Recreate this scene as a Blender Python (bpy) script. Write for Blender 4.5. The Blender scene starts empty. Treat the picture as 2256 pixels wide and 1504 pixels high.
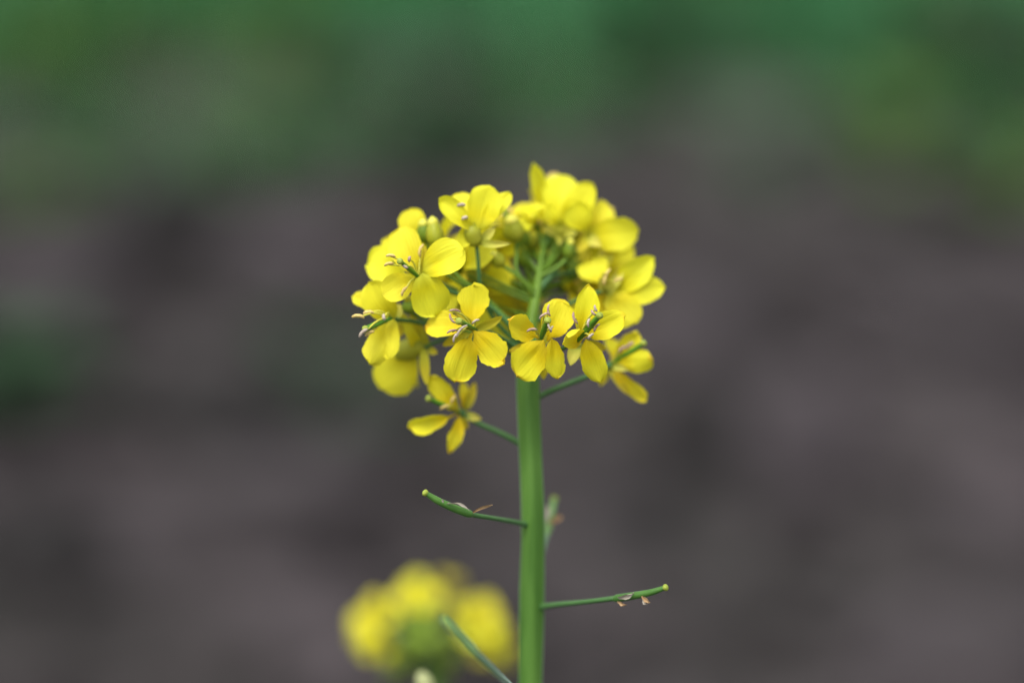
import bpy, math, random
from mathutils import Vector, noise
R = math.radians
scene = bpy.context.scene
col = scene.collection
random.seed(7)

# ------------------------------------------------------------------ camera
PITCH = R(13.0)
CAM = Vector((0.0, 0.0, 0.60))
FOC = 435.0                      # mm to the plane of focus
PXMM = 13.04                     # photograph pixels per mm there
cd = bpy.data.cameras.new('camera'); cam = bpy.data.objects.new('camera', cd); col.objects.link(cam)
cam.location = CAM; cam.rotation_euler = (math.pi/2 - PITCH, 0, 0)
cd.sensor_fit = 'HORIZONTAL'; cd.sensor_width = 22.2
cd.lens = 22.2 * FOC / (2256 / PXMM)
cd.clip_start = 0.02; cd.clip_end = 2000
cd.dof.use_dof = True; cd.dof.focus_distance = FOC/1000; cd.dof.aperture_fstop = 2.5
scene.camera = cam

# ------------------------------------------------------------------ light
SUN_EL, SUN_AZ = R(64), R(205)   # azimuth clockwise from +Y: behind the camera, a little to the left
w = bpy.data.worlds.new('World'); scene.world = w; w.use_nodes = True
nt = w.node_tree; nt.nodes.clear()
sky = nt.nodes.new('ShaderNodeTexSky'); sky.sky_type = 'NISHITA'; sky.sun_disc = False
sky.sun_elevation = SUN_EL; sky.sun_rotation = SUN_AZ; sky.dust_density = 3.0; sky.air_density = 1.0; sky.ozone_density = 1.0
hs = nt.nodes.new('ShaderNodeHueSaturation'); hs.inputs['Saturation'].default_value = 0.22   # grey overcast
bg = nt.nodes.new('ShaderNodeBackground'); bg.inputs['Strength'].default_value = 0.12
wo = nt.nodes.new('ShaderNodeOutputWorld')
nt.links.new(sky.outputs[0], hs.inputs['Color']); nt.links.new(hs.outputs[0], bg.inputs['Color']); nt.links.new(bg.outputs[0], wo.inputs['Surface'])
sl = bpy.data.lights.new('sun', 'SUN'); sl.energy = 1.5; sl.angle = R(40); sl.color = (1, 0.97, 0.92)
so = bpy.data.objects.new('sun', sl); col.objects.link(so)
sdir = Vector((math.sin(SUN_AZ)*math.cos(SUN_EL), math.cos(SUN_AZ)*math.cos(SUN_EL), math.sin(SUN_EL)))
so.rotation_euler = sdir.to_track_quat('Z', 'Y').to_euler(); so.location = sdir*5
vs = scene.view_settings
vs.view_transform = 'Standard'; vs.look = 'None'; vs.gamma = 1; vs.use_curve_mapping = False
vs.exposure = 0.9
scene.render.engine = 'CYCLES'
scene.cycles.use_denoising = True
scene.cycles.max_bounces = 8

# ------------------------------------------------------------------ helpers
FWD = Vector((0, math.cos(PITCH), -math.sin(PITCH)))
UP = Vector((0, math.sin(PITCH), math.cos(PITCH)))
RT = Vector((1, 0, 0))
def P(px, py, d=0.0):
    """point of the place seen at a photograph pixel, d mm beyond the plane of focus"""
    z = FOC + d; k = z / FOC / PXMM
    return CAM + (FWD*z + RT*((px-1128)*k) + UP*((752-py)*k)) / 1000
def mm(px, d=0.0):
    return px / PXMM * (FOC+d)/FOC / 1000
def G(px, py, h=0.0):
    """point of the ground seen at a pixel"""
    r = FWD*FOC + RT*((px-1128)/PXMM) + UP*((752-py)/PXMM)
    return CAM + r * ((h-CAM.z)/r.z)

ORG = {}
def mesh_obj(name, V, F, mats, parent=None, origin=None, uv=None, fm=None, smooth=True):
    if origin is None: origin = ORG[parent] if parent else Vector((0, 0, 0))
    me = bpy.data.meshes.new(name)
    me.from_pydata([tuple(Vector(v)-origin) for v in V], [], F)
    if not isinstance(mats, (list, tuple)): mats = [mats]
    for m in mats: me.materials.append(m)
    if smooth: me.polygons.foreach_set('use_smooth', [True]*len(me.polygons))
    if fm: me.polygons.foreach_set('material_index', fm)
    if uv:
        l = me.uv_layers.new(name='UVMap')
        for lp in me.loops: l.data[lp.index].uv = uv[lp.vertex_index]
    o = bpy.data.objects.new(name, me); col.objects.link(o)
    ORG[o] = origin.copy()
    if parent:
        o.parent = parent; o.location = origin - ORG[parent]
    else: o.location = origin
    return o
def empty(name, loc, label, cat, group=None):
    o = bpy.data.objects.new(name, None); col.objects.link(o); o.location = loc; o.empty_display_size = 0.01
    ORG[o] = Vector(loc); o['label'] = label; o['category'] = cat
    if group: o['group'] = group
    return o
def spline(pts, rad, n=5):
    """Catmull-Rom through pts with radii"""
    p = [2*pts[0]-pts[1]] + list(pts) + [2*pts[-1]-pts[-2]]
    r = [rad[0]] + list(rad) + [rad[-1]]
    op, orr = [], []
    for i in range(1, len(p)-2):
        for k in range(n):
            t = k/n
            a = p[i]*2; b = p[i+1]-p[i-1]; c = p[i-1]*2-p[i]*5+p[i+1]*4-p[i+2]; e = p[i+2]-p[i-1]+(p[i]-p[i+1])*3
            op.append((a+b*t+c*t*t+e*t*t*t)*0.5); orr.append(r[i]+(r[i+1]-r[i])*(t*t*(3-2*t)))
    op.append(pts[-1]); orr.append(rad[-1])
    return op, orr
def tube(pts, rad, sides=8, n=5, ridge=None, round_end=True):
    if len(pts) > 2: pts, rad = spline(pts, rad, n)
    elif n > 1: pts, rad = spline(pts, rad, max(2, n//2))
    V, F = [], []
    prev = None
    up = Vector((0.13, -0.9, 0.31)).normalized()
    m = len(pts)
    for i in range(m):
        t = (pts[min(i+1, m-1)] - pts[max(i-1, 0)]).normalized()
        if prev is None:
            u = (up - t*up.dot(t)).normalized()
        else:
            u = (prev - t*prev.dot(t)).normalized()
        prev = u; v = t.cross(u)
        for s in range(sides):
            a = 2*math.pi*s/sides
            rr = rad[i]*(ridge(a, i/(m-1)) if ridge else 1)
            V.append(pts[i] + u*(math.cos(a)*rr) + v*(math.sin(a)*rr))
    for i in range(m-1):
        for s in range(sides):
            a, b = i*sides+s, i*sides+(s+1) % sides
            F.append((a, b, b+sides, a+sides))
    te = (pts[-1]-pts[-2]).normalized(); ts = (pts[0]-pts[1]).normalized()
    V.append(pts[-1] + te*rad[-1]*(0.6 if round_end else 0)); e = len(V)-1
    V.append(pts[0] + ts*rad[0]*0.3); b0 = len(V)-1
    for s in range(sides):
        F.append(((m-1)*sides+s, (m-1)*sides+(s+1) % sides, e)); F.append(((s+1) % sides, s, b0))
    return V, F
def join(*parts):
    V, F, fm = [], [], []
    for i, (v, f) in enumerate(parts):
        o = len(V); V += v; F += [tuple(x+o for x in q) for q in f]; fm += [i]*len(f)
    return V, F, fm

# ------------------------------------------------------------------ materials
def mat(name):
    m = bpy.data.materials.new(name); m.use_nodes = True
    t = m.node_tree; t.nodes.clear()
    return m, t, t.nodes.new, t.links.new
def ramp(N, stops):
    r = N('ShaderNodeValToRGB'); e = r.color_ramp.elements
    e[0].position, e[0].color = stops[0][0], (*stops[0][1], 1)
    e[1].position, e[1].color = stops[-1][0], (*stops[-1][1], 1)
    for p, c in stops[1:-1]:
        x = e.new(p); x.color = (*c, 1)
    return r
def petal_mat(name, base, mid, tip, trans=0.34, rim=0.0):
    m, t, N, L = mat(name)
    uv = N('ShaderNodeUVMap'); sep = N('ShaderNodeSeparateXYZ'); L(uv.outputs[0], sep.inputs[0])
    r = ramp(N, [(0.0, base), (0.34, mid), (0.62, tip), (1.0, tip)]); L(sep.outputs['Y'], r.inputs[0])
    tc = N('ShaderNodeTexCoord'); ns = N('ShaderNodeTexNoise'); ns.inputs['Scale'].default_value = 260; ns.inputs['Detail'].default_value = 3
    L(tc.outputs['Object'], ns.inputs['Vector'])
    # veins fan out along the blade
    wv = N('ShaderNodeTexNoise'); wv.inputs['Scale'].default_value = 1.0; wv.inputs['Detail'].default_value = 2
    cmb = N('ShaderNodeCombineXYZ'); mx = N('ShaderNodeMath'); mx.operation = 'MULTIPLY'; mx.inputs[1].default_value = 19
    my = N('ShaderNodeMath'); my.operation = 'MULTIPLY'; my.inputs[1].default_value = 1.6
    L(sep.outputs['X'], mx.inputs[0]); L(sep.outputs['Y'], my.inputs[0]); L(mx.outputs[0], cmb.inputs[0]); L(my.outputs[0], cmb.inputs[1])
    oi = N('ShaderNodeObjectInfo'); mz = N('ShaderNodeMath'); mz.operation = 'MULTIPLY'; mz.inputs[1].default_value = 40
    L(oi.outputs['Random'], mz.inputs[0]); L(mz.outputs[0], cmb.inputs[2]); L(cmb.outputs[0], wv.inputs['Vector'])
    h = N('ShaderNodeHueSaturation')
    ma = N('ShaderNodeMapRange'); ma.inputs['To Min'].default_value = 0.84; ma.inputs['To Max'].default_value = 1.12
    ad = N('ShaderNodeMath'); ad.operation = 'MULTIPLY_ADD'; ad.inputs[1].default_value = 0.55
    L(wv.outputs[0], ad.inputs[0])
    m2 = N('ShaderNodeMath'); m2.operation = 'MULTIPLY'; m2.inputs[1].default_value = 0.45
    L(ns.outputs[0], m2.inputs[0]); L(m2.outputs[0], ad.inputs[2]); L(ad.outputs[0], ma.inputs['Value'])
    rm = N('ShaderNodeMapRange'); rm.inputs['From Min'].default_value = 0.9; rm.inputs['From Max'].default_value = 1.0; rm.inputs['To Max'].default_value = rim; L(sep.outputs['Y'], rm.inputs['Value'])
    rn = N('ShaderNodeMapRange'); rn.inputs['From Min'].default_value = 0.45; rn.inputs['From Max'].default_value = 0.6; L(ns.outputs[0], rn.inputs['Value'])
    rx = N('ShaderNodeMath'); rx.operation = 'MULTIPLY'; L(rm.outputs[0], rx.inputs[0]); L(rn.outputs[0], rx.inputs[1])
    mr_ = N('ShaderNodeMix'); mr_.data_type = 'RGBA'; mr_.inputs['B'].default_value = (0.72, 0.42, 0.015, 1)
    L(rx.outputs[0], mr_.inputs['Factor']); L(r.outputs[0], mr_.inputs['A'])
    L(ma.outputs[0], h.inputs['Value']); L(mr_.outputs['Result'], h.inputs['Color'])
    mh = N('ShaderNodeMapRange'); mh.inputs['To Min'].default_value = 0.492; mh.inputs['To Max'].default_value = 0.508
    L(oi.outputs['Random'], mh.inputs['Value']); L(mh.outputs[0], h.inputs['Hue'])
    bp = N('ShaderNodeBump'); bp.inputs['Strength'].default_value = 0.42; bp.inputs['Distance'].default_value = 0.0005; L(wv.outputs[0], bp.inputs['Height'])
    pb = N('ShaderNodeBsdfPrincipled'); pb.inputs['Roughness'].default_value = 0.62; pb.inputs['Specular IOR Level'].default_value = 0.25
    L(h.outputs[0], pb.inputs['Base Color']); L(bp.outputs[0], pb.inputs['Normal'])
    tr = N('ShaderNodeBsdfTranslucent'); L(h.outputs[0], tr.inputs['Color'])
    mi = N('ShaderNodeMixShader'); mi.inputs[0].default_value = trans
    L(pb.outputs[0], mi.inputs[1]); L(tr.outputs[0], mi.inputs[2])
    o = N('ShaderNodeOutputMaterial'); L(mi.outputs[0], o.inputs['Surface'])
    return m
def leaf_mat(name, c1, c2, scale=200, rough=0.55, trans=0.0, bump=0.0002, stretch=(1, 1, 1), sheen=None, spec=0.3, rnd=0.0, detail=3):
    m, t, N, L = mat(name)
    tc = N('ShaderNodeTexCoord'); mp = N('ShaderNodeMapping'); mp.inputs['Scale'].default_value = stretch
    L(tc.outputs['Object'], mp.inputs[0])
    ns = N('ShaderNodeTexNoise'); ns.inputs['Scale'].default_value = scale; ns.inputs['Detail'].default_value = detail; L(mp.outputs[0], ns.inputs['Vector'])
    r = ramp(N, [(0.3, c1), (0.7, c2)]); L(ns.outputs[0], r.inputs[0])
    out = r.outputs[0]
    if rnd:
        oi = N('ShaderNodeObjectInfo'); h = N('ShaderNodeHueSaturation'); mr = N('ShaderNodeMapRange')
        mr.inputs['To Min'].default_value = 1-rnd; mr.inputs['To Max'].default_value = 1+rnd
        L(oi.outputs['Random'], mr.inputs['Value']); L(mr.outputs[0], h.inputs['Value']); L(out, h.inputs['Color']); out = h.outputs[0]
    pb = N('ShaderNodeBsdfPrincipled'); pb.inputs['Roughness'].default_value = rough; pb.inputs['Specular IOR Level'].default_value = spec
    L(out, pb.inputs['Base Color'])
    if sheen:
        pb.inputs['Sheen Weight'].default_value = sheen[0]; pb.inputs['Sheen Roughness'].default_value = 0.4; pb.inputs['Sheen Tint'].default_value = (*sheen[1], 1)
    if bump:
        bp = N('ShaderNodeBump'); bp.inputs['Strength'].default_value = 0.4; bp.inputs['Distance'].default_value = bump
        L(ns.outputs[0], bp.inputs['Height']); L(bp.outputs[0], pb.inputs['Normal'])
    o = N('ShaderNodeOutputMaterial'); last = pb.outputs[0]
    if trans:
        tr = N('ShaderNodeBsdfTranslucent'); L(out, tr.inputs['Color'])
        mi = N('ShaderNodeMixShader'); mi.inputs[0].default_value = trans
        L(pb.outputs[0], mi.inputs[1]); L(tr.outputs[0], mi.inputs[2]); last = mi.outputs[0]
    L(last, o.inputs['Surface'])
    return m
LEMON = petal_mat('petal_lemon', (0.48, 0.48, 0.03), (0.78, 0.69, 0.014), (0.87, 0.82, 0.038))
GOLD = petal_mat('petal_golden', (0.66, 0.50, 0.010), (0.83, 0.66, 0.008), (0.88, 0.80, 0.030), rim=0.8)
SEPAL = petal_mat('sepal_yellow_green', (0.36, 0.36, 0.03), (0.52, 0.48, 0.03), (0.62, 0.52, 0.03), 0.3)
PALESEP = petal_mat('sepal_pale', (0.42, 0.47, 0.06), (0.58, 0.60, 0.09), (0.68, 0.65, 0.11), 0.3)
STEM = leaf_mat('stem_green', (0.038, 0.118, 0.008), (0.098, 0.220, 0.030), 110, 0.5, 0, 0.0006, (3, 3, 0.16), (0.28, (0.7, 0.95, 0.7)), 0.4, detail=5)
PED = leaf_mat('pedicel_green', (0.034, 0.105, 0.025), (0.062, 0.155, 0.040), 150, 0.5, 0, 0.0001, (1, 1, 1), (0.16, (0.7, 0.95, 0.75)), 0.35)
POD = leaf_mat('pod_green', (0.034, 0.115, 0.014), (0.07, 0.18, 0.026), 250, 0.45, 0, 0.0001, (1, 1, 1), (0.25, (0.7, 0.95, 0.7)), 0.4)
BLOOM = leaf_mat('waxy_pod_green', (0.15, 0.31, 0.08), (0.25, 0.43, 0.14), 200, 0.5, 0, 0.0001, (1, 1, 1), (0.5, (0.8, 1, 0.9)), 0.3)
TEAL = leaf_mat('waxy_stalk_grey_green', (0.095, 0.21, 0.085), (0.16, 0.31, 0.14), 200, 0.5, 0, 0.0001, (1, 1, 1), (0.5, (0.8, 1, 0.95)), 0.3)
YPED = leaf_mat('young_stalk_green', (0.090, 0.175, 0.013), (0.140, 0.250, 0.026), 150, 0.5, 0, 0.0001, spec=0.3)
BEIGE = leaf_mat('pale_beige_tip', (0.26, 0.30, 0.12), (0.40, 0.42, 0.20), 200, 0.6)
PISTIL = leaf_mat('pistil_green', (0.05, 0.17, 0.012), (0.10, 0.27, 0.02), 500, 0.4, 0, 0.0001, spec=0.45)
STIGMA = leaf_mat('stigma_yellow_green', (0.22, 0.29, 0.03), (0.36, 0.42, 0.07), 2500, 0.6, 0, 0.0002)
FILA = leaf_mat('filament_yellow', (0.55, 0.55, 0.05), (0.68, 0.64, 0.10), 500, 0.5, 0, 0)
ANTHER = leaf_mat('anther_dull_mauve', (0.26, 0.15, 0.11), (0.52, 0.38, 0.30), 1400, 0.8, 0, 0.0002)
ANTHP = leaf_mat('anther_pale', (0.36, 0.29, 0.22), (0.58, 0.50, 0.41), 1400, 0.8, 0, 0.0002)
ANTHY = leaf_mat('anther_tan_yellow', (0.60, 0.44, 0.13), (0.72, 0.55, 0.2), 1400, 0.8, 0, 0.0002)
BUD = leaf_mat('bud_olive', (0.26, 0.30, 0.015), (0.40, 0.40, 0.03), 180, 0.5, 0.1, 0.0002, rnd=0.15)
BUDG = leaf_mat('bud_green', (0.12, 0.22, 0.015), (0.24, 0.33, 0.03), 180, 0.5, 0.1, 0.0002, rnd=0.15)
LBUD = leaf_mat('young_bud_green', (0.16, 0.26, 0.025), (0.26, 0.37, 0.05), 180, 0.5, 0.1, 0.0002, rnd=0.2)
WITHER = leaf_mat('withered_orange_brown', (0.30, 0.17, 0.075), (0.50, 0.34, 0.18), 900, 0.8, 0.15, 0.0002)
PALEDRY = leaf_mat('withered_pale', (0.30, 0.26, 0.20), (0.55, 0.50, 0.42), 900, 0.8, 0.15, 0.0002)

# ------------------------------------------------------------------ flower pieces
def petal(B, T, n, W, cup=0.18, bend=0.12, seed=0, point=0.0, claw=0.26, ragged=0.05, wave=0.06, curl=0.0, nu=18, nv=12, crease=0.06):
    """B base, T tip, n face normal, W blade width (m)"""
    a = T-B; Ln = a.length; a.normalize(); n = (n-a*n.dot(a)).normalized(); side = a.cross(n)
    V, F, UVs = [], [], []
    rnd = random.Random(seed*131+17)
    ph = [rnd.uniform(0, 6.28) for _ in range(8)]
    asym = rnd.uniform(-0.11, 0.11); notch = rnd.uniform(-0.2, 0.9)*(1-point); fold = rnd.uniform(-0.05, 0.07)
    for i in range(nu+1):
        t = 0.5*(i/nu)+0.5*(0.5-0.5*math.cos(math.pi*i/nu))
        x = (t-claw)/(1-claw)
        if x > 0:
            p1 = 2.8*(1-point)+1.35*point
            f = (x**0.45)*max(0.0, 1-x**p1)**(0.5+0.35*point) * (1.44+0.6*point)
        else: f = 0
        cw = 0.13*min(1, 0.55+0.6*t/max(claw, 0.01)) if x < 0.35 else 0
        hw = 0.5*W*max(f, cw*(1-max(0, x))**2)
        # centre line leaves the receptacle along n, then spreads
        c = B + a*(Ln*t) + n*(Ln*bend*(math.sin(math.pi*min(1, t**0.7)))) - n*(Ln*curl*max(0, t-0.55)**2*4)
        for j in range(nv+1):
            s = 2*j/nv-1
            edge = abs(s)**3
            rg = 1+ragged*edge*(math.sin(t*19+ph[0]+s)*0.6+math.sin(t*41+ph[1]+2*s)*0.4)
            tipcut = -ragged*Ln*0.55*max(0, x)**8*(0.7+0.7*math.sin(s*5+ph[2])+0.5*math.sin(s*11+ph[3])) - 0.05*Ln*notch*max(0, x)**6*math.exp(-(s*3)**2)
            z = hw*(cup*(s*s) - crease*2*math.exp(-(s*5)**2)*min(1, max(0, x)*3)*(1-max(0, x)))
            z += Ln*wave*edge*max(0, x)*math.sin(t*7+ph[4]+(1.7 if s > 0 else 0)) + Ln*0.02*math.sin(s*3+ph[5])*math.sin(t*6+ph[6])
            z += Ln*fold*max(0, x)*max(0, abs(s+asym*4)-0.35)*(1 if s > 0 else -0.6)
            V.append(c + side*(hw*s*rg + asym*W*max(0, x)*(1-max(0, x))) + a*tipcut + n*z)
            UVs.append(((0.5+0.5*s*(0.35+0.65*f)), t))
    k = nv+1
    for i in range(nu):
        for j in range(nv):
            F.append((i*k+j, i*k+j+1, (i+1)*k+j+1, (i+1)*k+j))
    return V, F, UVs
def face_n(B, T, roll):
    a = (T-B).normalized(); v = (CAM-(B+T)*0.5).normalized()
    n = (v-a*v.dot(a)).normalized(); s = a.cross(n)
    return n*math.cos(R(roll)) + s*math.sin(R(roll))
SEED = [0]
def add_petal(fl, b, t, wpx, roll=0, m=None, name='petal', **kw):
    SEED[0] += 1
    B, T = P(*b), P(*t)
    V, F, UVs = petal(B, T, face_n(B, T, roll), mm(wpx, b[2]), seed=SEED[0], **kw)
    return mesh_obj(name, V, F, m or LEMON, fl, uv=UVs)
def add_sepal(fl, b, t, wpx, roll=0, m=None, **kw):
    k = dict(claw=0.0, point=0.7, cup=0.5, bend=0.08, ragged=0.0, wave=0.02, nu=10, nv=6, crease=0)
    k.update(kw)
    return add_petal(fl, b, t, wpx, roll, m or SEPAL, 'sepal', **k)
def add_stamen(fl, b, e, ang, ln=24, m=None, thick=6.5, curve=0.15, dd=0):
    """filament from b to anther centre e; the anther lies at ang degrees in the picture and dd mm deep"""
    d = e[2]; ca, sa = math.cos(R(ang)), -math.sin(R(ang))
    p0 = P(e[0]-ca*ln/2, e[1]-sa*ln/2, d-dd); p2 = P(e[0]+ca*ln/2, e[1]+sa*ln/2, d+dd)
    pm = P(e[0]+sa*ln*curve, e[1]-ca*ln*curve, d-0.3)
    B = P(*b); E = P(*e); r = mm(thick/2, d)
    mid = (B+E)*0.5 + Vector((0, 0, 0.0008))
    f = tube([B, mid, E], [mm(2.6), mm(2.2), mm(1.8)], 6, 4)
    an = tube([p0, (p0+pm)*0.5+(pm-(p0+p2)*0.5)*0.25, pm, (p2+pm)*0.5+(pm-(p0+p2)*0.5)*0.25, p2], [r*0.6, r, r*0.92, r, r*0.55], 8, 3)
    V, F, fm = join(f, an)
    return mesh_obj('stamen', V, F, [FILA, m or ANTHER], fl, fm=fm)
def blob(c, ax, ln, rad, sides=10, squash=None):
    """bud-like body: pointed ellipsoid along ax"""
    pts = [c+ax*(ln*(k/8-0.5)) for k in range(9)]
    rr = [rad*max(0.12, math.sin(math.pi*min(1, max(0.02, (k/8)**0.85)))**0.7) for k in range(9)]
    return tube(pts, rr, sides, 1)
def add_pistil(fl, b, e, wpx=11, sr=8, bow=0.0):
    B, E = P(*b), P(*e); d = e[2]
    ax = (E-B).normalized(); M = (B+E)*0.5+Vector((0, 0, -bow))
    body = tube([B, M, E], [mm(wpx*0.36), mm(wpx*0.5), mm(wpx*0.42)], 10, 5)
    V, F = body
    o = mesh_obj('pistil', V, F, PISTIL, fl)
    r = mm(sr, d)
    st = tube([E-ax*r*0.5, E-ax*r*0.1, E+ax*r*0.45, E+ax*r*0.85, E+ax*r*1.0], [r*0.55, r*0.95, r*1.0, r*0.72, r*0.3], 12, 2)
    mesh_obj('stigma', st[0], st[1], STIGMA, fl)
    return o
def flower(plant, centre, stalk, r0=5.5, r1=4.5, m=None):
    """the part's own mesh is its stalk swelling to the receptacle"""
    c = P(*centre); pts = [P(*q) for q in stalk]+[c]
    n = len(pts); rad = [mm(r0+(r1-r0)*i/(n-1)) for i in range(n)]; rad[0] *= 1.5
    V, F = tube(pts, rad, 10, 6)
    a = (pts[-1]-pts[-2]).normalized()
    V2, F2 = tube([c-a*mm(14), c-a*mm(5), c+a*mm(3), c+a*mm(7)], [mm(r1), mm(r1*1.5), mm(r1*1.6), mm(r1*0.7)], 10, 3)
    V, F, fm = join((V, F), (V2, F2))
    return mesh_obj('flower', V, F, m or PED, plant, origin=c)
def gen_flower(plant, C, axis, size, stalk_from, m=LEMON, nst=6, spin=0.0, openness=0.8, cups=0.25):
    """a whole flower from its centre and axis"""
    axis = axis.normalized()
    u = axis.orthogonal().normalized(); v = axis.cross(u)
    SEED[0] += 1; rd = random.Random(SEED[0]*77)
    mid = (C+stalk_from)*0.5+(stalk_from-C).cross(axis)*0.05
    mid = stalk_from.lerp(C, 0.55)-axis*size*0.08
    V, F = tube([stalk_from, mid, C], [0.00036, 0.0003, 0.0004], 8, 5)
    fl = mesh_obj('flower', V, F, YPED, plant, origin=C)
    for k in range(4):
        a = spin+k*math.pi/2+rd.uniform(-0.15, 0.15); rr = u*math.cos(a)+v*math.sin(a)
        op = openness+rd.uniform(-0.12, 0.12)
        T = C + (rr*math.sin(op*math.pi/2)+axis*math.cos(op*math.pi/2))*size*rd.uniform(0.92, 1.08)
        n = axis*math.sin(op*math.pi/2)-rr*math.cos(op*math.pi/2)
        SEED[0] += 1
        pv = petal(C, T, n, size*rd.uniform(0.62, 0.78), seed=SEED[0], cup=cups, bend=0.1, nu=12, nv=8, curl=rd.uniform(0, 0.12))
        mesh_obj('petal', pv[0], pv[1], m, fl, uv=pv[2])
        a += math.pi/4; rr = u*math.cos(a)+v*math.sin(a)
        T = C+(rr*0.85+axis*0.3).normalized()*size*0.55
        SEED[0] += 1
        pv = petal(C-axis*size*0.03, T, axis-rr*0.3, size*0.16, seed=SEED[0], claw=0, point=0.7, cup=0.5, ragged=0, nu=8, nv=4, crease=0)
        mesh_obj('sepal', pv[0], pv[1], SEPAL, fl, uv=pv[2])
    for k in range(nst):
        a = k*math.tau/nst+0.3; rr = u*math.cos(a)+v*math.sin(a)
        E = C+axis*size*0.42+rr*size*0.17
        f = tube([C, C+axis*size*0.2+rr*size*0.06, E], [0.0002, 0.00018, 0.00015], 5, 3)
        an = tube([E-axis*size*0.05, E+rr*size*0.02, E+axis*size*0.08], [0.0003, 0.0004, 0.0002], 6, 3)
        V, F, fm = join(f, an); mesh_obj('stamen', V, F, [FILA, ANTHY], fl, fm=fm)
    E = C+axis*size*0.5
    V, F = tube([C, E], [0.0005, 0.0004], 8, 4); mesh_obj('pistil', V, F, PISTIL, fl)
    V, F = tube([E, E+axis*0.0003, E+axis*0.0007], [0.0004, 0.0006, 0.0003], 8, 2); mesh_obj('stigma', V, F, STIGMA, fl)
    return fl
def bud(plant, b, c, t, wpx, m=None, stalk=None, tipm=True):
    """closed bud from b to t (pixels with depth); four sepal ridges, a yellow tip as sub-part"""
    B, T = P(*b), P(*t); ax = (T-B).normalized(); ln = (T-B).length; r = mm(wpx/2, b[2]); C = (B+T)*0.5
    rid = lambda a, i: 1+0.07*math.cos(4*a)
    pts = [B+ax*(ln*k/8) for k in range(9)]; rr = [r*x for x in (0.35, 0.72, 0.93, 1, 0.98, 0.9, 0.76, 0.56, 0.3)]
    V, F = tube(pts, rr, 12, 1, rid)
    if stalk:
        q = [P(*s) for s in stalk]+[B+ax*ln*0.05]
        s = tube(q, [mm(4.6)]*(len(q)-1)+[mm(4)], 8, 5); V, F, fm = join((V, F), s)
        o = mesh_obj('bud', V, F, [m or BUD, YPED], plant, origin=B, fm=fm)
    else: o = mesh_obj('bud', V, F, m or BUD, plant, origin=B)
    if tipm:
        V, F = tube([T-ax*ln*0.22, T-ax*ln*0.08, T+ax*ln*0.03, T+ax*ln*0.1], [r*0.6, r*0.66, r*0.5, r*0.2], 10, 3)
        mesh_obj('bud_tip', V, F, FILA, o)
    return o

# ------------------------------------------------------------------ ground
def soil_h(x, y):
    f = max(0.0, 1-max(0, (math.hypot(x, y-3)-6)/10))
    if f <= 0: return 0.0
    v = Vector((x, y, 0))
    h = 0.030*noise.noise(v*3.1+Vector((3.1, 0, 0))) + 0.030*noise.noise(v*8.5) + 0.018*noise.noise(v*19)
    c = noise.noise(v*6+Vector((9, 4, 2)))
    h += 0.028*max(0, c)**0.7 if c > 0 else -0.012*abs(c)
    return h*f
def axis_vals(lo, hi, step, far):
    a = []; x = lo
    while x < hi+1e-6: a.append(x); x += step
    pre, post = [], []; g, e, s = lo, hi, step
    while g > -far: s *= 1.45; g -= s; pre.append(g); e += s; post.append(e)
    return pre[::-1]+a+post
xs = axis_vals(-1.7, 1.7, 0.022, 600); ys = axis_vals(0.9, 6.6, 0.026, 600)
V = [(x, y, soil_h(x, y)) for y in ys for x in xs]
n = len(xs); F = [(j*n+i, j*n+i+1, (j+1)*n+i+1, (j+1)*n+i) for j in range(len(ys)-1) for i in range(n-1)]
m, t, N, L = mat('bare_soil')
tc = N('ShaderNodeTexCoord')
n1 = N('ShaderNodeTexNoise'); n1.inputs['Scale'].default_value = 5.5; n1.inputs['Detail'].default_value = 6; n1.inputs['Roughness'].default_value = 0.62
n2 = N('ShaderNodeTexNoise'); n2.inputs['Scale'].default_value = 60; n2.inputs['Detail'].default_value = 5
n3 = N('ShaderNodeTexNoise'); n3.inputs['Scale'].default_value = 1.6; n3.inputs['Detail'].default_value = 3
for q in (n1, n2, n3): L(tc.outputs['Object'], q.inputs['Vector'])
r1 = ramp(N, [(0.40, (0.0125, 0.0104, 0.0108)), (0.5, (0.037, 0.0305, 0.0325)), (0.61, (0.076, 0.0635, 0.068))]); L(n1.outputs[0], r1.inputs[0])
r3 = ramp(N, [(0.42, (0, 0, 0)), (0.62, (1, 1, 1))]); L(n3.outputs[0], r3.inputs[0])
mx = N('ShaderNodeMix'); mx.data_type = 'RGBA'; mx.blend_type = 'MIX'; mx.inputs['B'].default_value = (0.030, 0.034, 0.026, 1)
mq = N('ShaderNodeMath'); mq.operation = 'MULTIPLY'; mq.inputs[1].default_value = 0.45; L(r3.outputs[0], mq.inputs[0])
L(mq.outputs[0], mx.inputs['Factor']); L(r1.outputs[0], mx.inputs['A'])
# beyond the bare strip the sheet is green sward
sx = N('ShaderNodeSeparateXYZ'); L(tc.outputs['Object'], sx.inputs[0])
fr = N('ShaderNodeMapRange'); fr.inputs['From Min'].default_value = 5.2; fr.inputs['From Max'].default_value = 6.4; L(sx.outputs['Y'], fr.inputs['Value'])
m3 = N('ShaderNodeMix'); m3.data_type = 'RGBA'; m3.inputs['B'].default_value = (0.022, 0.075, 0.025, 1)
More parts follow.
